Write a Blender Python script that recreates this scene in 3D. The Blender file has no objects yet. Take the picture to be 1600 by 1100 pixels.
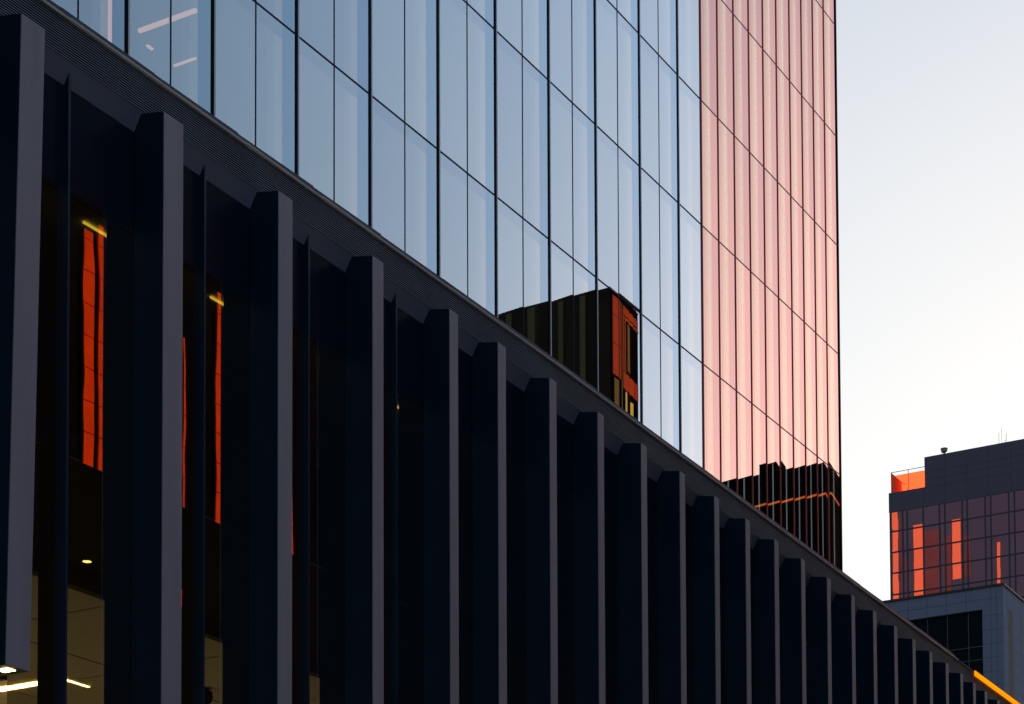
import bpy, math, random
from mathutils import Matrix, Vector
random.seed(7)
sc = bpy.context.scene
C = sc.collection
R = math.radians

# ---------------------------------------------------------------- camera
cam_d = bpy.data.cameras.new("camera")
cam = bpy.data.objects.new("camera", cam_d)
C.objects.link(cam)
cam_d.sensor_fit = 'HORIZONTAL'
cam_d.sensor_width = 36.0
cam_d.lens = 3241.0 / 1600.0 * 36.0
cam_d.shift_y = (1700.0 - 550.0) / 1600.0
cam_d.clip_start = 0.1
cam_d.clip_end = 6000
cam.matrix_world = Matrix(((0.50129542, -0.03945504, -0.86437619, 0.0),
                           (-0.86526770, -0.02728666, -0.50056693, 0.0),
                           (-0.00383605, 0.99884871, -0.04781785, 1.6),
                           (0, 0, 0, 1)))
# the axes above look along -Z of the camera
sc.camera = cam

# ---------------------------------------------------------------- light
SUN_AZ = 13.0      # degrees from +X towards +Y
SUN_EL = 9.0
w = bpy.data.worlds.new("World")
sc.world = w
w.use_nodes = True
nt = w.node_tree
for n in list(nt.nodes):
    nt.nodes.remove(n)
out = nt.nodes.new('ShaderNodeOutputWorld')
bg = nt.nodes.new('ShaderNodeBackground')
sky = nt.nodes.new('ShaderNodeTexSky')
sky.sky_type = 'NISHITA'
sky.sun_disc = False
sky.sun_elevation = R(SUN_EL)
sky.sun_rotation = R(90.0 - SUN_AZ)
sky.air_density = 1.0
sky.dust_density = 1.0
sky.ozone_density = 1.5
bg.inputs['Strength'].default_value = 0.15
# film-like shoulder on the bright horizon: sky / (1 + k * sky), then a little less saturation
def vm(op, a=None, b=None):
    q = nt.nodes.new('ShaderNodeVectorMath'); q.operation = op
    for i_, v_ in enumerate((a, b)):
        if v_ is None: continue
        if isinstance(v_, tuple): q.inputs[i_].default_value = v_
        else: nt.links.new(v_, q.inputs[i_])
    return q.outputs[0]
K = 0.40
den = vm('ADD', vm('MULTIPLY', sky.outputs[0], (K, K, K)), (1.0, 1.0, 1.0))
shl = vm('DIVIDE', sky.outputs[0], den)
hs = nt.nodes.new('ShaderNodeHueSaturation')
hs.inputs['Saturation'].default_value = 1.18
nt.links.new(shl, hs.inputs['Color'])
nt.links.new(vm('MULTIPLY', hs.outputs[0], (0.97, 1.01, 1.06)), bg.inputs['Color'])
# added warm glow, out of view, that brightens the tower glass reflections
tcw = nt.nodes.new('ShaderNodeTexCoord')
ga, ge = R(-12.0), R(8.0)
dp = nt.nodes.new('ShaderNodeVectorMath'); dp.operation = 'DOT_PRODUCT'
dp.inputs[1].default_value = (math.cos(ge) * math.cos(ga), math.cos(ge) * math.sin(ga), math.sin(ge))
nt.links.new(tcw.outputs['Generated'], dp.inputs[0])
def mth(op, a, b):
    q = nt.nodes.new('ShaderNodeMath'); q.operation = op
    for i_, v_ in enumerate((a, b)):
        if isinstance(v_, float): q.inputs[i_].default_value = v_
        else: nt.links.new(v_, q.inputs[i_])
    return q.outputs[0]
lobe = mth('POWER', 2.71828, mth('MULTIPLY', mth('SUBTRACT', dp.outputs['Value'], 1.0), 19.0))
bg2 = nt.nodes.new('ShaderNodeBackground')
bg2.inputs['Color'].default_value = (1.0, 0.68, 0.50, 1)
nt.links.new(mth('MULTIPLY', lobe, 0.37), bg2.inputs['Strength'])
ads = nt.nodes.new('ShaderNodeAddShader')
nt.links.new(bg.outputs[0], ads.inputs[0])
nt.links.new(bg2.outputs[0], ads.inputs[1])
nt.links.new(ads.outputs[0], out.inputs['Surface'])

sun_d = bpy.data.lights.new("sun", 'SUN')
sun_d.energy = 5.0
sun_d.angle = R(0.5)
sun_d.color = (1.0, 0.50, 0.24)
sun = bpy.data.objects.new("sun", sun_d)
C.objects.link(sun)
sd = Vector((math.cos(R(SUN_EL)) * math.cos(R(SUN_AZ)), math.cos(R(SUN_EL)) * math.sin(R(SUN_AZ)), math.sin(R(SUN_EL))))
sun.rotation_euler = sd.to_track_quat('Z', 'Y').to_euler()
sun.location = sd * 300

sc.view_settings.view_transform = 'Standard'
sc.view_settings.look = 'None'
sc.view_settings.gamma = 1.0
sc.view_settings.exposure = 1.7
sc.view_settings.use_curve_mapping = False

# ---------------------------------------------------------------- materials
def mat(name, col, rough=0.6, metal=0.0, spec=0.5, noise=0.0, nscale=3.0, bump=0.0, stretch=(1, 1, 1)):
    m = bpy.data.materials.new(name)
    m.use_nodes = True
    t = m.node_tree
    b = t.nodes['Principled BSDF']
    b.inputs['Base Color'].default_value = (*col, 1)
    b.inputs['Roughness'].default_value = rough
    b.inputs['Metallic'].default_value = metal
    b.inputs['Specular IOR Level'].default_value = spec
    if noise or bump:
        tc = t.nodes.new('ShaderNodeTexCoord')
        mp = t.nodes.new('ShaderNodeMapping')
        mp.inputs['Scale'].default_value = stretch
        nz = t.nodes.new('ShaderNodeTexNoise')
        nz.inputs['Scale'].default_value = nscale
        nz.inputs['Detail'].default_value = 6
        t.links.new(tc.outputs['Object'], mp.inputs['Vector'])
        t.links.new(mp.outputs[0], nz.inputs['Vector'])
        if noise:
            mx = t.nodes.new('ShaderNodeMix')
            mx.data_type = 'RGBA'
            mx.inputs[6].default_value = (*[c * (1 - noise) for c in col], 1)
            mx.inputs[7].default_value = (*[min(1, c * (1 + noise)) for c in col], 1)
            t.links.new(nz.outputs['Fac'], mx.inputs[0])
            t.links.new(mx.outputs[2], b.inputs['Base Color'])
        if bump:
            bp = t.nodes.new('ShaderNodeBump')
            bp.inputs['Strength'].default_value = bump
            bp.inputs['Distance'].default_value = 0.02
            t.links.new(nz.outputs['Fac'], bp.inputs['Height'])
            t.links.new(bp.outputs[0], b.inputs['Normal'])
    return m

def emis(name, col, s):
    m = bpy.data.materials.new(name)
    m.use_nodes = True
    t = m.node_tree
    t.nodes.remove(t.nodes['Principled BSDF'])
    e = t.nodes.new('ShaderNodeEmission')
    e.inputs['Color'].default_value = (*col, 1)
    e.inputs['Strength'].default_value = s
    t.links.new(e.outputs[0], t.nodes['Material Output'].inputs['Surface'])
    return m

def glass(name, refl, trans, fac0, fac1, rough=0.0, wav=0.0, wscale=(1, 1, 1), wdist=0.01):
    """Coated architectural glass: a tinted mirror coat over a tinted see-through pane.
    The mirror share rises from fac0 to fac1 as the view gets more grazing."""
    m = bpy.data.materials.new(name)
    m.use_nodes = True
    t = m.node_tree
    t.nodes.remove(t.nodes['Principled BSDF'])
    g = t.nodes.new('ShaderNodeBsdfGlossy')
    g.inputs['Color'].default_value = (*refl, 1)
    g.inputs['Roughness'].default_value = rough
    # every pane comes from a slightly different coating batch
    oi = t.nodes.new('ShaderNodeObjectInfo')
    pm = t.nodes.new('ShaderNodeMix'); pm.data_type = 'RGBA'
    pm.inputs[6].default_value = (refl[0] * 0.94, refl[1] * 0.95, refl[2] * 0.97, 1)
    pm.inputs[7].default_value = (min(1, refl[0] * 1.05), refl[1] * 1.04, min(1, refl[2] * 1.02), 1)
    t.links.new(oi.outputs['Random'], pm.inputs[0])
    t.links.new(pm.outputs[2], g.inputs['Color'])
    tr = t.nodes.new('ShaderNodeBsdfTransparent')
    tr.inputs['Color'].default_value = (*trans, 1)
    mx = t.nodes.new('ShaderNodeMixShader')
    lw = t.nodes.new('ShaderNodeLayerWeight'); lw.inputs['Blend'].default_value = 0.5
    mr = t.nodes.new('ShaderNodeMapRange')
    mr.inputs[1].default_value = 0.42; mr.inputs[2].default_value = 0.66
    mr.inputs[3].default_value = fac0; mr.inputs[4].default_value = fac1
    t.links.new(lw.outputs['Facing'], mr.inputs[0])
    t.links.new(mr.outputs[0], mx.inputs[0])
    t.links.new(tr.outputs[0], mx.inputs[1])
    t.links.new(g.outputs[0], mx.inputs[2])
    t.links.new(mx.outputs[0], t.nodes['Material Output'].inputs['Surface'])
    if wav:
        tc = t.nodes.new('ShaderNodeTexCoord')
        mp = t.nodes.new('ShaderNodeMapping')
        mp.inputs['Scale'].default_value = wscale
        nz = t.nodes.new('ShaderNodeTexNoise')
        nz.inputs['Scale'].default_value = 1.0
        nz.inputs['Detail'].default_value = 1.0
        bp = t.nodes.new('ShaderNodeBump')
        bp.inputs['Strength'].default_value = wav
        bp.inputs['Distance'].default_value = wdist
        t.links.new(tc.outputs['Object'], mp.inputs['Vector'])
        t.links.new(mp.outputs[0], nz.inputs['Vector'])
        t.links.new(nz.outputs['Fac'], bp.inputs['Height'])
        t.links.new(bp.outputs[0], g.inputs['Normal'])
    return m

M = {}
M['fin_side'] = mat('navy_shaded_side_tone', (0.012, 0.042, 0.078), 0.40, 0, 0.3, 0.15, 1.2)  # shade of the fin sides put into a darker colour than the fronts
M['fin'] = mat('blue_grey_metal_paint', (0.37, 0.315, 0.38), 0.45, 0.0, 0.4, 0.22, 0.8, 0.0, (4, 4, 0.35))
M['fin_inner'] = mat('black_frame_paint', (0.010, 0.012, 0.014), 0.5, 0, 0.2)
M['cove'] = mat('cove_metal_paint', (0.20, 0.24, 0.36), 0.45, 0, 0.4, 0.12, 1.5)
M['louvre'] = mat('louvre_metal', (0.20, 0.225, 0.29), 0.5, 0, 0.3, 0.35, 1.3)
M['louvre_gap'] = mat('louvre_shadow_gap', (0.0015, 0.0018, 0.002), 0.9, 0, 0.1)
M['lip'] = mat('brushed_coping_metal', (0.88, 0.88, 0.92), 0.4, 0.0, 0.4, 0.35, 2.0, 0, (1.2, 1, 8))
M['upstand'] = mat('coping_upstand_metal', (0.075, 0.08, 0.115), 0.5, 0, 0.4, 0.3, 1.5)
M['black'] = mat('matt_black', (0.006, 0.006, 0.007), 0.9, 0, 0.1)
M['pod_glass'] = glass('podium_window_glass', (0.75, 0.80, 0.85), (0.75, 0.78, 0.75), 0.5, 0.5, 0.0, 0.10, (1.2, 1.2, 1.0), 0.005)
M['spandrel'] = mat('spandrel_glass', (0.008, 0.016, 0.034), 0.15, 0, 0.3)
M['ceil_dim'] = mat('upper_room_ceiling', (0.62, 0.62, 0.50), 0.9)
M['room_wall'] = mat('dark_room_wall', (0.016, 0.012, 0.009), 0.9, 0, 0.1)
M['lamp_y'] = emis('dim_yellow_lamp', (1.0, 0.67, 0.05), 0.40)
M['lamp_w'] = emis('warm_bright_lamp', (1.0, 0.62, 0.16), 11.0)
M['lamp_w2'] = emis('warm_lamp', (1.0, 0.70, 0.22), 5.0)
M['lamp_down'] = emis('amber_downlight_lens', (1.0, 0.60, 0.12), 1.3)
M['lamp_p'] = emis('peach_lamp', (1.0, 0.50, 0.34), 0.34)
M['strip_y'] = emis('yellow_lit_coping_glow', (1.0, 0.27, 0.0), 0.42)
M['blue_glass'] = glass('blue_reflective_glass', (0.71, 0.78, 0.85), (0.60, 0.66, 0.70), 0.53, 0.99)
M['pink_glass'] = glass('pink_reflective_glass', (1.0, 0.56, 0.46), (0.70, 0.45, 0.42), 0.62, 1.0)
M['mullion'] = mat('dark_mullion_metal', (0.004, 0.005, 0.010), 0.7, 0, 0.05)
M['blue_mid'] = glass('blue_glass_jamb_halflight', (0.735, 0.795, 0.86), (0.6, 0.66, 0.7), 0.54, 0.99)  # strip tints paint the lit jambs and shaded plates behind into the glass
M['blue_light'] = glass('blue_glass_jamb_light', (0.79, 0.82, 0.86), (0.6, 0.66, 0.7), 0.55, 0.99)
M['blue_deep'] = glass('blue_glass_plate_shade', (0.54, 0.69, 0.84), (0.6, 0.66, 0.7), 0.50, 0.99)
M['blue_top'] = glass('blue_glass_slab_shade', (0.66, 0.74, 0.83), (0.6, 0.66, 0.7), 0.52, 0.99)
M['pink_shade'] = glass('pink_glass_plate_shade', (0.95, 0.52, 0.47), (0.70, 0.45, 0.42), 0.62, 1.0)  # darker tint paints in the shaded inner plate behind
M['pink_glow'] = glass('pink_glass_highlight', (1.0, 0.68, 0.53), (0.70, 0.45, 0.42), 0.66, 1.0)  # peach tint paints in a highlight
M['mull_edge'] = mat('pale_mullion_edge', (0.85, 0.86, 0.92), 0.6, 0, 0.4)
M['pink_mull'] = mat('plum_mullion_metal', (0.50, 0.13, 0.12), 0.7, 0, 0.1)
M['pink_transom'] = mat('dusty_rose_transom', (0.62, 0.30, 0.26), 0.7, 0, 0.1)
M['glaze_bar'] = mat('navy_glazing_bar', (0.02, 0.035, 0.07), 0.7, 0, 0.1)
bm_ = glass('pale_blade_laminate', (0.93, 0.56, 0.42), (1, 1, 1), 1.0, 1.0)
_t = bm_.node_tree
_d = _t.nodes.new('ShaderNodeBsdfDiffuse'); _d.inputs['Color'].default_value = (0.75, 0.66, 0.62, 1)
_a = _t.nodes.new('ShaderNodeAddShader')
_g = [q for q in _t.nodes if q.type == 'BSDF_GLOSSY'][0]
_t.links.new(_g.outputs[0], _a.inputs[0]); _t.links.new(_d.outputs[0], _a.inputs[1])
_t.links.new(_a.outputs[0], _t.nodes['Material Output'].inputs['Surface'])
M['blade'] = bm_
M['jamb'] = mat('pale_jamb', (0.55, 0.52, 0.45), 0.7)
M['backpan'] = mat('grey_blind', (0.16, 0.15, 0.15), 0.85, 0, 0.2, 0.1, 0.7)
M['return'] = mat('navy_mullion_return', (0.03, 0.06, 0.10), 0.6)
M['roomwhite'] = mat('room_surface', (0.25, 0.26, 0.28), 0.8)
M['core'] = mat('dark_core', (0.02, 0.02, 0.022), 0.9)

# ---------------------------------------------------------------- mesh helpers
class MB:
    def __init__(s):
        s.v = []; s.f = []
    def quad(s, a, b, c, d):
        i = len(s.v); s.v += [a, b, c, d]; s.f.append((i, i + 1, i + 2, i + 3)); return s
    def box(s, x0, x1, y0, y1, z0, z1):
        i = len(s.v)
        s.v += [(x0, y0, z0), (x1, y0, z0), (x1, y1, z0), (x0, y1, z0), (x0, y0, z1), (x1, y0, z1), (x1, y1, z1), (x0, y1, z1)]
        s.f += [tuple(i + k for k in q) for q in ((0, 3, 2, 1), (4, 5, 6, 7), (0, 1, 5, 4), (1, 2, 6, 5), (2, 3, 7, 6), (3, 0, 4, 7))]
        return s
    def prism(s, poly, z0, z1):
        n = len(poly); i = len(s.v)
        s.v += [(x, y, z0) for x, y in poly] + [(x, y, z1) for x, y in poly]
        s.f.append(tuple(i + k for k in reversed(range(n))))
        s.f.append(tuple(i + n + k for k in range(n)))
        for k in range(n):
            l = (k + 1) % n
            s.f.append((i + k, i + l, i + n + l, i + n + k))
        return s
    def sweep(s, prof, st):
        """prof: (offset into the building, z); st: (x, y) stations along the facade."""
        i = len(s.v); m = len(prof)
        for x, y in st:
            for o, z in prof:
                s.v.append((x, y + o, z))
        for a in range(len(st) - 1):
            for b in range(m - 1):
                p = i + a * m + b
                s.f.append((p, p + m, p + m + 1, p + 1))
        return s
    def lathe(s, c, prof, n=20):
        i = len(s.v); m = len(prof)
        for k in range(n):
            a = 2 * math.pi * k / n
            for r, z in prof:
                s.v.append((c[0] + r * math.cos(a), c[1] + r * math.sin(a), c[2] + z))
        for k in range(n):
            l = (k + 1) % n
            for b in range(m - 1):
                s.f.append((i + k * m + b, i + l * m + b, i + l * m + b + 1, i + k * m + b + 1))
        return s
    def build(s, name, m, parent=None, smooth=False, bevel=0.0):
        me = bpy.data.meshes.new(name)
        me.from_pydata(s.v, [], s.f)
        me.validate(); me.update()
        if smooth:
            for p in me.polygons: p.use_smooth = True
        me.materials.append(M[m] if isinstance(m, str) else m)
        o = bpy.data.objects.new(name, me)
        C.objects.link(o)
        if parent: o.parent = parent
        if bevel:
            b = o.modifiers.new('bevel', 'BEVEL'); b.width = bevel; b.segments = 2; b.limit_method = 'ANGLE'
        return o

def tag(o, label=None, cat=None, group=None, kind=None):
    if label: o['label'] = label
    if cat: o['category'] = cat
    if group: o['group'] = group
    if kind: o['kind'] = kind
    return o

def empty(name, label, cat, group=None, kind=None):
    o = bpy.data.objects.new(name, None)
    C.objects.link(o)
    o.empty_display_size = 0.5
    return tag(o, label, cat, group, kind)

# ---------------------------------------------------------------- ground
M['asphalt'] = mat('asphalt', (0.05, 0.05, 0.052), 0.9, 0, 0.3, 0.3, 2.0, 0.3)
M['paving'] = mat('granite_paving', (0.20, 0.19, 0.19), 0.8, 0, 0.3, 0.2, 1.0)
M['ground'] = mat('city_ground', (0.09, 0.09, 0.09), 0.95, 0, 0.2, 0.3, 0.05)
M['kerb'] = mat('kerb_stone', (0.28, 0.27, 0.26), 0.8, 0, 0.3, 0.2, 2.0)
M['paint'] = mat('road_paint', (0.75, 0.75, 0.72), 0.7, 0, 0.3, 0.15, 5.0)
tag(MB().quad((-2000, -2000, -0.02), (2000, -2000, -0.02), (2000, 2000, -0.02), (-2000, 2000, -0.02)).build('ground', 'ground'), kind='structure')
tag(MB().box(-60, 300, -7.8, 7.8, -0.015, 0.0).build('road', 'asphalt'), kind='structure')
pv = MB().box(-60, 300, 8.0, 15.4, -0.01, 0.14).box(-60, 300, -12.0, -8.0, -0.01, 0.14)
tag(pv.build('pavement', 'paving'), kind='structure')
kb = MB().box(-60, 300, 7.8, 8.0, -0.01, 0.145).box(-60, 300, -8.0, -7.8, -0.01, 0.145)
tag(kb.build('kerb', 'kerb'), kind='structure')
rm = MB()
for k in range(40):
    rm.box(-50 + k * 8, -47 + k * 8, -0.07, 0.07, 0.0, 0.004)
tag(rm.build('road_markings', 'paint'), kind='structure')

# ---------------------------------------------------------------- podium
def yf(x):
    """front line of the fins: straight, then bending very slightly towards the building"""
    return 14.65 if x < 27 else 14.65 + 0.0172 * (x - 27)
FX = [13.05, 15.37, 17.62, 19.755, 21.78, 23.66, 24.963, 26.473, 28.04, 29.60, 31.10, 32.55, 33.945, 35.33, 36.69, 38.09, 39.49, 40.81, 42.16, 43.40, 44.60, 45.80, 46.93, 47.95, 48.92, 50.0, 51.1, 52.2, 53.3, 54.4, 55.5]
FW = [0.34, 0.34, 0.335, 0.28, 0.245, 0.215, 0.215, 0.205, 0.20, 0.20, 0.20] + [0.19] * 20
END = 56.5
ST = [(4.0, yf(4))] + [(x, yf(x)) for x in FX] + [(END, yf(END))]
pod = empty('podium_building', 'long dark podium with tall blue-grey vertical fins and a louvred band', 'building')

for i, (x, wd) in enumerate(zip(FX, FW)):
    y = yf(x)
    b = MB()
    # box whose top rises slightly towards the louvre plane
    z0, zf, zb = 6.84, 13.60, 13.68
    k = -0.155 if i == 1 else 0.0     # the nearest fin leans a little
    vs = [(x + k, y, z0), (x + k + wd, y, z0), (x + k + wd, y + 0.42, z0), (x + k, y + 0.42, z0), (x, y, zf), (x + wd, y, zf), (x + wd, y + 0.42, zb), (x, y + 0.42, zb)]
    b.v = vs
    b.f = [(4, 5, 6, 7), (0, 1, 5, 4), (1, 2, 6, 5), (2, 3, 7, 6), (3, 0, 4, 7), (0, 3, 2, 1)]
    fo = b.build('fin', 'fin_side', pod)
    fc = MB().box(x - 0.002, x + wd + 0.002, y - 0.012, y, z0, zf)  # added thin plate carrying the lighter tone of the lit front
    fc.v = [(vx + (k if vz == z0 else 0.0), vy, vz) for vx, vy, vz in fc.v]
    fc.build('lit_front_face', 'fin', fo, bevel=0.003)
    # recessed square downlight in the foot of the fin
    cx, cy = x + k + wd * 0.5, y + 0.15
    l = MB()
    l.box(cx - 0.06, cx + 0.06, cy - 0.075, cy + 0.075, z0 - 0.004, z0 - 0.001)
    l.build('downlight', 'lamp_w', fo)
    # black frame behind the fin, up to the glass
    MB().box(x + 0.015, x + wd - 0.015, y + 0.43, y + 0.83, z0, 13.46).build('frame_post', 'fin_inner', pod)

TX = [14.2, 16.50, 18.82, 20.90, 22.90]
for x in TX:
    y = yf(x)
    o = MB().box(x - 0.03, x + 0.004, y + 0.35, y + 0.425, 5.6, 13.60).box(x - 0.03, x, y + 0.425, y + 0.74, 5.6, 13.46).build('slim_mullion', 'fin_side', pod)

# louvre band: 15 thin slats in front of a black recess
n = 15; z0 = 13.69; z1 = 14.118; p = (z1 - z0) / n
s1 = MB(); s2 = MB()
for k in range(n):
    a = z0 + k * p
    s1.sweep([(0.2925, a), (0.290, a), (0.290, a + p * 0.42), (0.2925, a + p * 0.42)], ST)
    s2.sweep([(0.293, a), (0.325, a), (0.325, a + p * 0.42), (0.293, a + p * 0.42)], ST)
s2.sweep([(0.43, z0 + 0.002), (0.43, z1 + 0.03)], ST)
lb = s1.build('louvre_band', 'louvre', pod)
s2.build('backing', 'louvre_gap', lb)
# coving between louvres and window heads
MB().sweep([(0.300, 13.690), (0.420, 13.480)], ST).build('coving', 'cove', pod)
# coping: individual pressed lengths with slightly uneven joints
cps = [4.0]
while cps[-1] < 47.7: cps.append(min(47.7, cps[-1] + 1.55))
for a, bb in zip(cps[:-1], cps[1:]):
    j0 = random.uniform(-0.004, 0.008); j1 = random.uniform(-0.008, 0.004)
    mb = MB()
    i = 0
    prof0 = [(0.285, 14.110), (0.262, 14.118 + j0), (0.258, 14.139 + j0), (0.300, 14.150 + j0)]
    prof1 = [(0.285, 14.110), (0.262, 14.118 + j1), (0.258, 14.139 + j1), (0.300, 14.150 + j1)]
    mb.v = [(a, yf(a) + o, z) for o, z in prof0] + [(bb - 0.006, yf(bb) + o, z) for o, z in prof1]
    mb.f = [(0, 4, 5, 1), (1, 5, 6, 2), (2, 6, 7, 3), (0, 1, 2, 3), (7, 6, 5, 4)]
    mb.build('coping', 'lip', pod)
    mb = MB()
    prof0 = [(0.30, 14.14), (0.30, 14.185 + j1), (0.335, 14.20 + j0), (0.335, 14.225), (0.40, 14.235 + j0), (0.40, 14.300 + j1), (0.55, 14.305)]
    prof1 = [(0.30, 14.14), (0.30, 14.185 + j0), (0.335, 14.20 + j1), (0.335, 14.225), (0.40, 14.235 + j1), (0.40, 14.300 + j0), (0.55, 14.305)]
    m_ = len(prof0)
    mb.v = [(a, yf(a) + o, z) for o, z in prof0] + [(bb - 0.004, yf(bb) + o, z) for o, z in prof1]
    mb.f = [(k, k + m_, k + m_ + 1, k + 1) for k in range(m_ - 1)]
    mb.build('upstand', 'upstand', pod)
tail = MB().sweep([(0.285, 14.10), (0.27, 14.11), (0.27, 14.125), (0.30, 14.13), (0.55, 14.13)], [(47.7, yf(47.7)), (END, yf(END))]).build('coping', 'upstand', pod)
# roof and structure
MB().box(4, END, 15.70, 26.4, 13.75, 14.08).build('roof', 'core', pod)
MB().box(4, END, 26.2, 26.45, 0.0, 13.9).build('rear_wall', 'core', pod)
MB().box(3.7, 4.0, 14.9, 26.4, 0.0, 14.1).build('side_wall', 'core', pod)
MB().box(END, END + 0.3, 15.2, 26.4, 0.0, 14.1).build('side_wall', 'core', pod)

# windows bay by bay
edges = []
for i in range(len(FX) - 1):
    a = FX[i] + FW[i]; b = FX[i + 1]
    edges.append((a - 0.02, b + 0.02))
for a, b in edges:
    g = yf(0.5 * (a + b)) + 0.425
    MB().quad((a, g, 0.16), (b, g, 0.16), (b, g, 12.36), (a, g, 12.36)).build('window', 'pod_glass', pod)
    t = MB().box(a, b, g + 0.005, g + 0.05, 12.36, 13.475).build('spandrel_panel', 'spandrel', pod)
    MB().box(a, b, g + 0.002, g + 0.03, 12.31, 12.36).build('transom', 'fin_inner', pod)
    MB().box(a, b, g + 0.002, g + 0.05, 9.47, 9.62).build('transom', 'fin_inner', pod)
# rooms behind: upper floor
MB().box(4, END, 15.56, 25.9, 12.665, 12.72).build('upper_ceiling', 'ceil_dim', pod)
MB().box(4, END, 18.3, 18.4, 10.15, 12.66).build('room_wall', 'room_wall', pod)
MB().box(4, END, 15.60, 19.0, 10.00, 10.14).build('floor_slab', 'black', pod)
MB().box(4, END, 19.0, 19.12, 9.76, 10.14).build('bulkhead', mat('dark_green_bulkhead', (0.02, 0.03, 0.028), 0.8), pod)
cl = mat('warm_white_ceiling', (0.55, 0.50, 0.38), 0.9, 0, 0.2, 0.04, 0.6)
M['lobby_ceiling'] = cl
# lobby ceiling laid in panels with open joints
lc = MB()
px, py = 3.0, 2.4
x = 4.0
while x < END:
    y = 19.12
    while y < 26.2:
        lc.box(x + 0.02, min(x + px, END) - 0.02, y + 0.02, min(y + py, 26.2) - 0.02, 9.76, 9.80)
        y += py
    x += px
lc.build('lobby_ceiling', 'lobby_ceiling', pod)
MB().box(4, END, 19.12, 26.2, 9.82, 9.9).build('ceiling_void', 'black', pod)
MB().box(4, END, 15.5, 26.2, 0.15, 0.2).build('lobby_floor', 'roomwhite', pod)

# lamps in the podium
tag(MB().box(24.76, 24.90, 22.9, 24.6, 9.74, 9.757).build('ceiling_light', 'lamp_w'), 'thick glowing linear lamp on the lit ceiling under the foot of the nearest fin', 'ceiling light', 'linear lobby lamps')
tag(MB().box(24.6, 25.45, 22.64, 22.68, 9.745, 9.757).build('ceiling_light', 'lamp_w2'), 'thin short linear lamp on the olive lit ceiling right of the slim mullion', 'ceiling light', 'linear lobby lamps')
dl = MB().lathe((20.84, 18.60, 9.975), [(0.0, 0.0), (0.06, 0.0)], 24).build('downlight', 'lamp_down')
tag(dl, 'small round amber downlight in the black ceiling between the first two big fins', 'downlight')
MB().lathe((20.84, 18.60, 9.975), [(0.06, 0.0), (0.075, 0.0), (0.075, 0.024)], 24).build('ring', 'black', dl)
dome = MB().lathe((26.52, 21.1, 9.757), [(0.05, 0.0), (0.05, -0.03), (0.10, -0.06), (0.11, -0.16), (0.08, -0.24), (0.0, -0.28)], 20).build('ceiling_camera', 'black', smooth=True)
tag(dome, 'small dark dome device hanging from the lit ceiling at the bottom edge', 'camera')
lamp_labels = ['small end of a yellow lamp just right of the nearest fin',
               'slanting yellow strip lamp above the pair of orange reflections',
               'slanting yellow strip lamp above the thin single orange reflection',
               'tiny yellow lamp glint behind the fourth big fin bay',
               'faint yellow strip lamp right of the last slim mullion',
               'dim yellow lamp glint deep in the narrower fin bays']
for (a, b), lb_ in zip([(15.5, 16.93), (17.66, 19.2), (19.98, 21.70), (22.4, 23.87), (24.18, 24.9), (26.7, 27.25)], lamp_labels):
    tag(MB().box(a, b, 15.835, 15.86, 12.635, 12.655).build('ceiling_light', 'lamp_y'), lb_, 'ceiling light', 'upper floor strip lamps')
ld = bpy.data.lights.new('lobby_fill', 'AREA'); ld.energy = 55; ld.color = (1.0, 0.70, 0.28); ld.shape = 'RECTANGLE'; ld.size = 24; ld.size_y = 5  # added unseen lamp facing up to brighten the lobby ceiling
lo = bpy.data.objects.new('lobby_fill', ld); C.objects.link(lo); lo.location = (24, 22.6, 4.5); lo.rotation_euler = (math.pi, 0, 0)

# lit yellow end of the coping, its light put in as emission
ys = MB().box(48.98, END, yf(49) + 0.245, yf(49) + 0.262, 14.02, 14.14)
yo = MB().prism([(48.98, yf(48.98) + 0.24), (END + 6, yf(END + 6) + 0.24), (END + 6, yf(END + 6) + 0.26), (48.98, yf(48.98) + 0.26)], 14.02, 14.145).build('lit_coping_end', 'strip_y')
tag(yo, 'bright yellow lit end of the podium coping, its light put in as glow, at the bottom right corner', 'light strip')

# ---------------------------------------------------------------- glass tower
TY = 26.5
BX = [25.10, 27.95, 30.74, 33.45, 36.41, 39.31, 42.30, 45.09, 47.93, 50.65, 53.44, 56.07, 57.75]
PX = [57.75, 59.04, 60.31, 61.55, 62.74, 63.90, 65.07, 66.17, 67.24, 68.30, 69.45]
ZR = [22.75, 27.12, 31.52, 35.52, 39.56, 43.70, 47.85]
tw = empty('glass_tower', 'tall tower of blue mirror glass bays ending in a narrow-panelled pink glass section', 'building')
DP = 0.33
ZB, ZT = 14.05, 82.0
zall = [ZB, 18.4] + ZR + [52.0 + 4.15 * k for k in range(0, 7)] + [ZT]
zall = sorted(set(round(z, 3) for z in zall if z <= ZT))
MB().box(25.1, 69.40, TY + 6.0, TY + 26.0, ZB, ZT - 0.2).build('core_wall', 'core', tw)

class PB(MB):
    """pane mesh whose faces carry tints that paint in shaded plates and lit jambs behind"""
    def __init__(s):
        MB.__init__(s); s.m = []
    def finish(s, name, mats, parent):
        o = s.build(name, mats[0], parent, smooth=True)
        for q in mats[1:]: o.data.materials.append(M[q])
        for p_, k_ in zip(o.data.polygons, s.m): p_.material_index = k_
        return o

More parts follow.
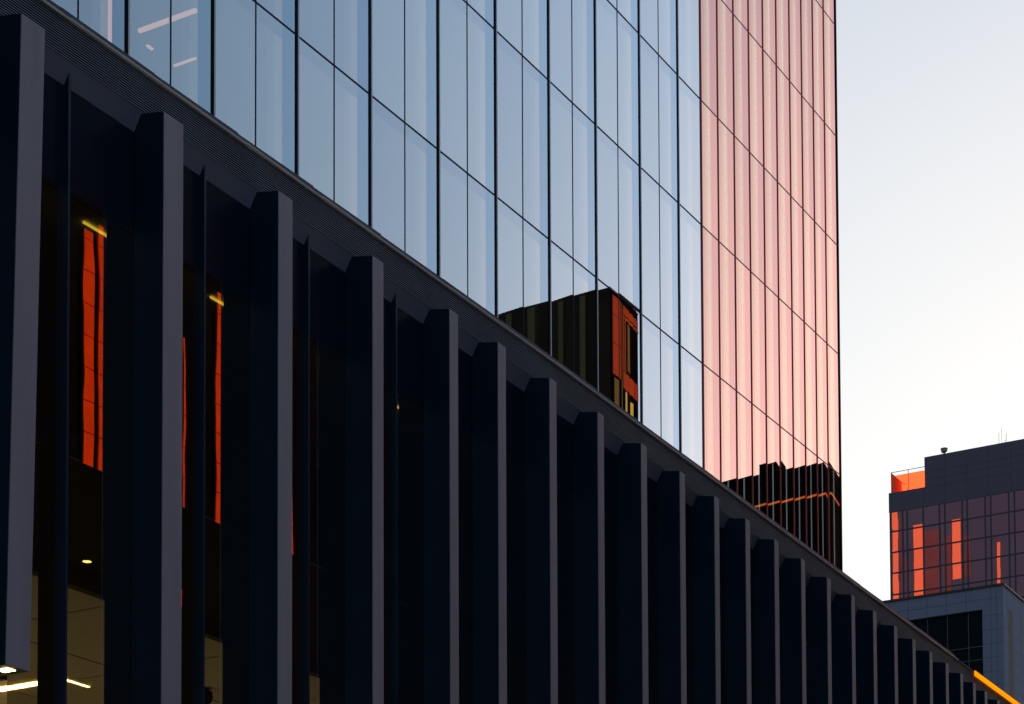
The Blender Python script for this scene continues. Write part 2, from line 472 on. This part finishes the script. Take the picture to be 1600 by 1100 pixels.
def pane(mb, x0, x1, z0, z1, bow, cuts, head=0.0, tilt=0.0, sub=6):
    """cuts: [(u_end, material index)]; head: height of the darker strip under the transom"""
    us = []; u0 = 0.0
    for ue, mi in cuts:
        st_ = max(1, round((ue - u0) * sub))
        for q in range(st_): us.append((u0 + (ue - u0) * q / st_, u0 + (ue - u0) * (q + 1) / st_, mi))
        u0 = ue
    zs = [(z0, z1 - head, None)] + ([(z1 - head, z1, 3)] if head else [])
    yy = lambda u: TY - bow * (1 - (2 * u - 1) ** 2) + tilt * (u - 0.5)
    for za, zb_, hm in zs:
        for ua, ub, mi in us:
            i = len(mb.v)
            mb.v += [(x0 + (x1 - x0) * ua, yy(ua), za), (x0 + (x1 - x0) * ub, yy(ub), za), (x0 + (x1 - x0) * ub, yy(ub), zb_), (x0 + (x1 - x0) * ua, yy(ua), zb_)]
            mb.f.append((i, i + 1, i + 2, i + 3))
            mb.m.append(hm if (hm is not None and mi in (0, 1, 4)) else mi)

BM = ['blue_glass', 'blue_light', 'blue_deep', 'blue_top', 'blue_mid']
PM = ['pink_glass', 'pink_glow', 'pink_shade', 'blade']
fill_b = PB(); fill_p = PB()
for zi in range(len(zall) - 1):
    z0, z1 = zall[zi], zall[zi + 1]
    vis = z0 >= 22.7 and z1 <= 47.9
    for bi in range(len(BX) - 1):
        x0, x1 = BX[bi], BX[bi + 1]
        half = bi < len(BX) - 2
        xm = 0.5 * (x0 + x1)
        cells = [(x0 + 0.060, xm - 0.015), (xm + 0.015, x1 - 0.050)] if half else [(x0 + 0.065, x1 - 0.03)]
        # keep as own window only what the photograph frames
        px_top = vis and not (z0 > 27.0 and x1 < 33.0) and not (z0 > 31.4 and x1 < 39) and not (z0 > 35.4 and x1 < 47) and not (z0 > 39.4 and x1 < 50)
        mb = PB() if px_top else fill_b
        for ci, (c0, c1) in enumerate(cells):
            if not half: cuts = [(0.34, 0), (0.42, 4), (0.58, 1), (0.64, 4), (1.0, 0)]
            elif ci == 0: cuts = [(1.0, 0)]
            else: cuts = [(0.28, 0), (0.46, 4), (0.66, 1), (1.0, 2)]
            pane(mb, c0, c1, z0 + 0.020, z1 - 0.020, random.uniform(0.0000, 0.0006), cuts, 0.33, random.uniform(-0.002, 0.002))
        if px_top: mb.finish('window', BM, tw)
    for pi_ in range(len(PX) - 1):
        x0, x1 = PX[pi_], PX[pi_ + 1]
        mb = PB() if vis else fill_p
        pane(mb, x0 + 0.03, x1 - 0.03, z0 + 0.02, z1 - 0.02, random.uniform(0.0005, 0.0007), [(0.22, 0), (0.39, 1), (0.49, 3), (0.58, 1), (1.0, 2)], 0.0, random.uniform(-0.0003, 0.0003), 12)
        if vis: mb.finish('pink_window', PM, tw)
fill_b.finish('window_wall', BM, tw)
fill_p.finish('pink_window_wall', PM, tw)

# mullions
for k, x in enumerate(BX):
    if k == len(BX) - 1:
        MB().box(x - 0.03, x + 0.03, TY - 0.03, TY + 0.30, ZB, ZT).build('mullion', 'pink_mull', tw); continue
    mu = MB().box(x - 0.050, x + 0.040, TY - 0.014, TY - 0.002, ZB, ZT).build('mullion', 'mullion', tw)
    MB().box(x + 0.040, x + 0.088, TY - 0.016, TY - 0.002, ZB, ZT).build('edge_trim', 'mull_edge', mu)
    MB().box(x - 0.045, x + 0.06, TY, TY + DP, ZB, ZT).build('inner_plate', 'return', mu)
    if k < len(BX) - 2:
        xm = 0.5 * (x + BX[k + 1])
        MB().box(xm - 0.017, xm + 0.017, TY - 0.008, TY + 0.03, ZB, ZT).build('glazing_bar', 'glaze_bar', tw)
for x in PX[1:-1]:
    mu = MB().box(x - 0.028, x + 0.028, TY - 0.02, TY + 0.02, ZB, ZT).build('pink_mullion', 'pink_mull', tw)
    MB().box(x - 0.02, x + 0.02, TY + 0.02, TY + DP, ZB, ZT).build('inner_plate', 'return', mu)
MB().box(69.42, 69.52, TY - 0.03, TY + 26, ZB, ZT).build('corner_trim', 'mullion', tw)
# transoms and the slab edges behind them
for z in zall[1:-1]:
    MB().box(BX[0], BX[-1] - 0.03, TY - 0.010, TY + 0.02, z - 0.020, z + 0.020).build('transom', 'glaze_bar', tw)
    MB().box(PX[0] + 0.03, PX[-1] - 0.03, TY - 0.010, TY + 0.02, z - 0.018, z + 0.018).build('transom', 'pink_transom', tw)
    MB().box(BX[0], PX[-1] - 0.03, TY + 0.021, TY + DP, z - 0.10, z + 0.03).build('slab_edge', 'return', tw)
# blinds / inner skin
bl = MB(); jb = MB()
for k in range(len(BX) - 1):
    x0, x1 = BX[k], BX[k + 1]
    if k == 2: continue          # the bay with the lit room
    bl.box(x0 + 0.06, x1 - 0.05, TY + DP + 0.01, TY + DP + 0.03, ZB, ZT)
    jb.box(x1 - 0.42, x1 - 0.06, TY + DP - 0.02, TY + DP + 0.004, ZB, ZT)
for k in range(len(PX) - 1):
    x0, x1 = PX[k], PX[k + 1]
    bl.box(x0 + 0.03, x1 - 0.03, TY + DP + 0.01, TY + DP + 0.03, ZB, ZT)
bl.build('blind', 'backpan', tw)
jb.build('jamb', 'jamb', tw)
# the lit room
MB().box(30.8, 33.4, TY + DP, TY + 5.9, 26.62, 26.9).build('room_ceiling', 'backpan', tw)
MB().box(30.8, 33.4, TY + 4.0, TY + 4.1, 22.8, 26.6).build('room_wall', 'backpan', tw)
MB().box(4.0 + 26.8, 33.4, TY + DP, TY + 5.9, 22.8, 22.9).build('room_floor', 'backpan', tw)
tag(MB().box(33.73, 33.81, 27.2, 28.76, 26.53, 26.6).build('ceiling_light', 'lamp_p'), 'long peach strip lamp behind the blue glass near the top left corner', 'ceiling light', 'peach room lamps')
tag(MB().box(35.24, 35.29, 28.4, 29.02, 26.56, 26.6).build('ceiling_light', 'lamp_p'), 'faint lower peach strip lamp behind the blue glass under the long one', 'ceiling light', 'peach room lamps')
tag(MB().box(34.32, 34.50, 28.97, 29.03, 26.56, 26.6).build('ceiling_light', 'lamp_p'), 'tiny peach lamp fleck behind the blue glass between the strip lamps', 'ceiling light', 'peach room lamps')
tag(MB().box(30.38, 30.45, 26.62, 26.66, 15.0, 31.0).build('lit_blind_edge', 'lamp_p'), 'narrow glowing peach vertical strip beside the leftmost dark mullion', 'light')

# ---------------------------------------------------------------- brown glass tower at the right
XA = 230.0
M['a_glass'] = glass('mauve_mirror_glass', (0.55, 0.42, 0.52), (0.5, 0.4, 0.4), 0.85, 0.85)
M['a_band'] = mat('dark_plum_panels', (0.050, 0.043, 0.068), 0.45, 0, 0.4, 0.08, 0.2)
M['a_line'] = mat('plum_joint', (0.02, 0.016, 0.028), 0.6)
M['a_screen'] = None
at = empty('brown_glass_tower', 'distant plum-brown glass tower with a dark stepped roof and glowing orange roof screen', 'building')
YL, YR = 81.75, 62.5
MB().box(XA + 0.3, XA + 40, YR, YL, 0, 82.75).box(XA + 0.3, XA + 36, YR, 77.32, 82.75, 86.25).build('wall', 'a_band', at)
MB().box(XA - 0.05, XA + 0.3, YR, YL, 80.5, 82.83).build('parapet', 'a_band', at)
ph = MB().box(XA - 0.05, XA + 0.3, YR, 77.36, 82.83, 86.33).build('penthouse_wall', 'a_band', at)
cols = [81.6, 80.1, 79.55, 77.6, 75.65, 75.0, 72.95, 72.35, 70.25, 69.6, 67.5, 66.85, 64.8, 64.2, 62.6]
rows = [80.5, 78.2, 75.72, 73.25, 70.7, 68.2, 65.7, 63.2, 60.7, 58.2]
for i in range(len(cols) - 1):
    for j in range(len(rows) - 1):
        if j > 4 or i > 11: continue
        o = MB().quad((XA + random.uniform(0, .0008), cols[i] - .04, rows[j + 1] + .04), (XA, cols[i + 1] + .04, rows[j + 1] + .04), (XA, cols[i + 1] + .04, rows[j] - .04), (XA + random.uniform(0, .0008), cols[i] - .04, rows[j] - .04)).build('window', 'a_glass', at)
lowg = MB().quad((XA + .1, YL, 0), (XA + .1, YR, 0), (XA + .1, YR, rows[5]), (XA + .1, YL, rows[5])).quad((XA + .1, cols[12], rows[5]), (XA + .1, YR, rows[5]), (XA + .1, YR, rows[0]), (XA + .1, cols[12], rows[0]))
lowg.build('window_wall', 'a_glass', at)
for c in cols[:15]:
    MB().box(XA - 0.06, XA + 0.25, c - 0.09, c + 0.09, 55, 80.5).build('mullion', 'a_line', at)
for r_ in rows[1:]:
    MB().box(XA - 0.04, XA + 0.25, YR, YL - 0.05, r_ - 0.09, r_ + 0.09).build('transom', 'a_line', at)
jn = MB()
for c in (80.05, 77.5, 74.97, 72.39, 69.76, 67.17, 64.6):
    top = 82.83 if c > 77.36 else 86.33
    jn.box(XA - 0.055, XA, c - 0.03, c + 0.03, 80.52, top)
for z in (82.71, 83.68, 84.51):
    jn.box(XA - 0.053, XA, YR, 77.3, z - 0.03, z + 0.03)
jn.build('panel_joints', 'a_line', at)
# roof screen (translucent orange panels, lit from behind by the sun)
sm = bpy.data.materials.new('orange_translucent_screen'); sm.use_nodes = True
t = sm.node_tree; t.nodes.remove(t.nodes['Principled BSDF'])
a_ = t.nodes.new('ShaderNodeBsdfTranslucent'); a_.inputs['Color'].default_value = (0.88, 0.27, 0.19, 1)
t.links.new(a_.outputs[0], t.nodes['Material Output'].inputs['Surface'])
M['a_screen'] = sm
scn = MB().box(XA + 3.70, XA + 3.73, 77.3, 82.74, 82.8, 86.15).box(XA + 0.2, XA + 3.7, 81.44, 81.47, 82.8, 85.15).build('roof_screen', 'a_screen', at)
rl = MB()
rl.box(XA + 0.1, XA + 0.16, 77.36, 81.5, 85.25, 85.31).box(XA + 0.1, XA + 0.16, 81.44, 81.5, 82.8, 85.3).box(XA + 0.1, XA + 0.16, 79.36, 79.42, 82.8, 85.3)
rl.box(XA + 0.1, XA + 6, 81.46, 81.52, 85.2, 85.27)
rl.build('roof_rail', 'a_line', at)
# siren-like dome and antennas
z = 86.33
sr = MB().lathe((XA + 0.5, 75.15, z - 0.05), [(0.07, 0.0), (0.07, 0.30), (0.18, 0.32), (0.32, 0.42), (0.38, 0.60), (0.38, 0.74), (0.42, 0.76), (0.42, 0.84), (0.0, 0.86)], 20).build('roof_siren', mat('grey_siren_paint', (0.14, 0.14, 0.16), 0.5), smooth=False)
tag(sr, 'small grey bowl-shaped siren on a stub standing on the dark penthouse roof', 'siren')
for (yy, h, r_, lab, extra) in ((68.82, 1.75, 0.022, 'plain shorter whip antenna, left one of the roof antennas', 0), (68.5, 2.3, 0.018, 'tallest hair-thin whip antenna between two others on the roof', 0), (67.98, 1.5, 0.026, 'antenna with a small side loop, right one of the roof antennas', 1)):
    m_ = MB().lathe((XA + 1.0, yy, z - 0.1), [(r_ * 2, 0.0), (r_ * 2, 0.3), (r_, 0.32), (r_, h), (0.0, h)], 8)
    if extra: m_.box(XA + 0.98, XA + 1.02, yy, yy + 0.16, z + 0.55, z + 0.58).box(XA + 0.98, XA + 1.02, yy + 0.14, yy + 0.17, z + 0.30, z + 0.58)
    tag(m_.build('antenna', 'a_line'), lab, 'antenna', 'antennas on the penthouse roof')

# ---------------------------------------------------------------- grey panelled block at the right
XB, YB = 150.0, 44.56
M['b_clad'] = mat('blue_grey_stone_cladding', (0.17, 0.19, 0.27), 0.9, 0, 0.1, 0.10, 0.8)
M['b_joint'] = mat('cladding_joint', (0.05, 0.055, 0.075), 0.8)
M['b_glass'] = mat('black_window_glass', (0.004, 0.008, 0.012), 0.5, 0, 0.03)
M['b_bar'] = mat('thin_window_bar', (0.06, 0.075, 0.085), 0.5)
M['b_cap'] = mat('dark_roof_edge', (0.02, 0.02, 0.024), 0.6)
bk = empty('grey_office_block', 'grey stone-panelled office block with a large black window, below the brown glass tower', 'building')
GY0, GY1, GZ = 46.15, 54.2, 44.55      # big window
MB().box(XB, XB + 0.4, GY1, 58.0, 0, 46.15).box(XB, XB + 0.4, YB, GY0, 0, 46.15).box(XB, XB + 0.4, GY0, GY1, GZ, 46.15).box(XB + 0.4, XB + 14, YB, YB + 0.4, 0, 46.15).build('wall', 'b_clad', bk)
MB().box(XB + 0.45, XB + 14, YB + 0.45, 58.0, 0, 45.9).build('core', 'b_cap', bk)
MB().prism([(XB - 0.12, YB - 0.12), (XB + 14, YB - 0.12), (XB + 14, 58), (XB - 0.12, 58)], 46.15, 46.30).build('roof', 'b_cap', bk)
gw = MB().quad((XB + 0.30, GY1, 20), (XB + 0.30, GY0, 20), (XB + 0.30, GY0, GZ), (XB + 0.30, GY1, GZ)).build('window', 'b_glass', bk)
fr = MB()
for yy in (50.47, 48.92, 47.3):
    fr.box(XB + 0.24, XB + 0.30, yy - 0.02, yy + 0.02, 20, GZ)
for zz in (41.85, 40.85, 37.6):
    fr.box(XB + 0.25, XB + 0.30, GY0, GY1, zz - 0.02, zz + 0.02)
fr.build('frame', 'b_bar', gw)
jt = MB()
for yy in (45.06, 45.50):
    jt.box(XB - 0.004, XB, yy - 0.015, yy + 0.015, 20, 46.15)
for yy in (47.4, 48.9, 50.4, 51.9, 53.4):
    jt.box(XB - 0.004, XB, yy - 0.015, yy + 0.015, GZ, 46.15)
jt.box(XB - 0.004, XB, YB, GY0 - 0.0, 44.0, 44.03)
jt.box(XB - 0.004, XB, YB, 58, 45.28, 45.31)
for k in range(24):
    zz = 42.95 - k * 1.05
    jt.box(XB - 0.004, XB, YB, GY0, zz - 0.015, zz + 0.015)
    jt.box(XB, XB + 14, YB - 0.004, YB, zz - 0.015, zz + 0.015)
for xx in (151.1, 152.8, 154.6, 156.4):
    jt.box(xx - 0.02, xx + 0.02, YB - 0.004, YB, 20, 46.15)
jt.build('cladding_joints', 'b_joint', bk)
MB().box(XB + 1.35, XB + 2.4, YB - 0.006, YB + 0.1, 20, 44.7).build('side_window', 'b_glass', bk)

# ---------------------------------------------------------------- buildings across the street (seen mirrored in the glass)
M['op_dark'] = mat('dark_brown_cladding', (0.0035, 0.0032, 0.0032), 1.0, 0, 0.0, 0.2, 0.5)
M['op_olive'] = mat('olive_pilaster', (0.12, 0.092, 0.035), 1.0, 0, 0.0)
M['op_orange'] = mat('sunlit_strip_orange', (0.95, 0.06, 0.004), 1.0, 0, 0.0, 0.45, 1.6)  # low sunlight on the facade put into a strong orange colour
M['op_red'] = mat('terracotta_panel', (0.30, 0.045, 0.018), 1.0, 0, 0.0, 0.10, 1.2)
M['op_frame'] = mat('terracotta_frame', (0.28, 0.07, 0.016), 1.0, 0, 0.0)
M['op_green'] = mat('dark_green_cladding', (0.004, 0.006, 0.0045), 1.0, 0, 0.0)
ob = empty('street_block', 'dark block across the street with tall strips painted sunlit orange, seen mirrored in the podium windows', 'building')
MB().box(20, 126.0, -30, -12.0, 0, 39.0).box(131.4, 167, -30, -12.0, 0, 39.0).build('wall', 'op_dark', ob)
def opx(parts, z0, z1):
    for a, b in parts:
        zz = z0
        while zz < z1 - 0.05:
            e = min(zz + 1.0, z1)
            mb.box(a, b, -12.0, -11.95, zz + 0.03, e); zz = e
for parts, z0, z1 in (([(46.98, 47.42)], 23.5, 30.8), ([(47.65, 48.31)], 23.5, 31.15), ([(51.68, 51.77)], 23.5, 29.09), ([(53.42, 53.86)], 23.5, 31.25), ([(57.52, 57.63)], 23.5, 28.65), ([(51.57, 51.66)], 20.22, 20.81)):
    mb = MB(); opx(parts, z0, z1); mb.build('sunlit_strips', 'op_orange', ob)

rb = empty('terracotta_block', 'tall dark building with terracotta corner panels, mirrored in the blue tower glass', 'building')
X0, X1, ZT1 = 126.06, 131.35, 64.24
MB().box(X0, X1, -40, -12.15, 0, ZT1).build('wall', mat('brown_side_cladding', (0.036, 0.020, 0.012), 1.0, 0, 0.0, 0.3, 0.4), rb)
MB().box(X0 + 0.02, X1, -12.15, -12.0, 0, ZT1).build('front_wall', 'op_dark', rb)
pl = MB()
for y0, y1 in ((13.75, 14.25), (15.4, 15.97), (17.65, 18.25), (19.5, 20.15), (21.6, 22.2), (23.6, 24.2), (25.6, 26.2)):
    pl.box(X0 - 0.12, X0, -y1, -y0, 40, ZT1 - 0.25)
pl.build('pilasters', 'op_olive', rb)
r1 = MB()
for a, b, c, d in ((126.10, 127.38, 58.1, 60.3), (126.10, 127.38, 60.34, 62.3), (126.10, 127.38, 62.34, 63.68), (127.95, 131.25, 63.05, 63.62),
                   (127.95, 129.3, 57.7, 58.9), (129.34, 131.25, 57.7, 58.9), (127.95, 128.2, 58.94, 63.0)):
    r1.box(a, b, -12.0, -11.93, c, d)
r1.build('terracotta_panels', 'op_red', rb)
MB().box(128.25, 128.5, -12.0, -11.9, 58.94, 62.95).box(128.5, 131.25, -12.0, -11.9, 62.72, 62.92).build('window_frame', 'op_frame', rb)
MB().box(128.9, 129.5, -12.0, -11.96, 59.2, 62.6).build('blind', 'op_olive', rb)
MB().box(127.5, 127.62, -12.0, -11.92, 50, 63.6).build('downpipe', 'op_olive', rb)
MB().box(X0, X1, -12.02, -11.93, ZT1 - 0.05, ZT1 + 0.02).build('roof_edge', 'op_olive', rb)
MB().box(128.45, 128.75, -12.0, -11.94, 50, 57.6).box(129.6, 129.95, -12.0, -11.94, 50, 57.2).build('lit_window', emis('amber_window_light', (1.0, 0.55, 0.08), 0.20), rb)
MB().box(126.3, 127.0, -12.0, -11.94, 50, 57.9).build('olive_strip', 'op_olive', rb)

db = empty('dark_corner_block', 'dark green-black building with a thin orange band, mirrored in the pink tower glass', 'building')
MB().box(167.35, 190, -60, -12.0, 0, 64.25).build('wall', 'op_green', db)
MB().box(167.3, 167.35, -60, -12.0, 61.58, 61.75).box(167.3, 176, -12.0, -11.94, 61.58, 61.75).build('orange_band', emis('orange_band_light', (1.0, 0.30, 0.05), 0.14), db)
MB().box(167.8, 169.6, -18.6, -16.8, 64.25, 65.5).box(167.8, 168.6, -24.9, -24.1, 64.25, 66.0).box(167.9, 168.0, -26.2, -26.1, 64.25, 66.0).box(167.4, 189, -59, -12.3, 64.25, 64.5).build('roof_plant', 'op_green', db)
MB().box(167.2, 190, -12.1, -11.9, 62.95, 63.05).build('roof_edge', 'op_green', db)

sb = empty('far_mauve_tower', 'mauve tower with vertical strips painted as orange sunlight, mirrored in the brown glass tower', 'building')
M['sb_wall'] = mat('mauve_cladding', (0.019, 0.030, 0.066), 1.0, 0, 0.0, 0.2, 0.1)
MB().box(95, 120, 86, 135, 0, 131).build('wall', 'sb_wall', sb)
M['sb_strip'] = mat('sunlit_orange_tint', (0.27, 0.055, 0.016), 0.7)  # sunlit parts of the tower painted in as orange
M['sb_dim'] = mat('dull_red_strip', (0.046, 0.024, 0.036), 1.0, 0, 0.0, 0.4, 0.2)
for y0, y1, z0_, z1_ in ((112.0, 114.5, 99, 113.9), (109.9, 111.4, 101, 112.5), (117.6, 118.1, 92, 111), (118.6, 118.9, 92, 116), (96.0, 97.0, 98, 106), (106.5, 107.6, 104.8, 112)):
    MB().box(120, 120.08, y0, y1, z0_, z1_).build('dull_red_strip', 'sb_dim', sb)
for y0, y1, z0_, z1_ in ((119.3, 120.3, 80, 118.4), (114.7, 116.5, 90, 115.3), (108.2, 109.7, 104.8, 115.1), (101.4, 101.95, 101, 110.0)):
    MB().box(120, 120.1, y0, y1, z0_, z1_).build('sunlit_tower_strip', 'sb_strip', sb)

ed = empty('west_sky_blocker', 'added unseen dark block behind the camera that cuts off the sky', 'building')  # added unseen block keeping skylight off the fin sides
MB().box(-60, -25, -60, 60, 0, 70).build('wall', 'op_dark', ed)
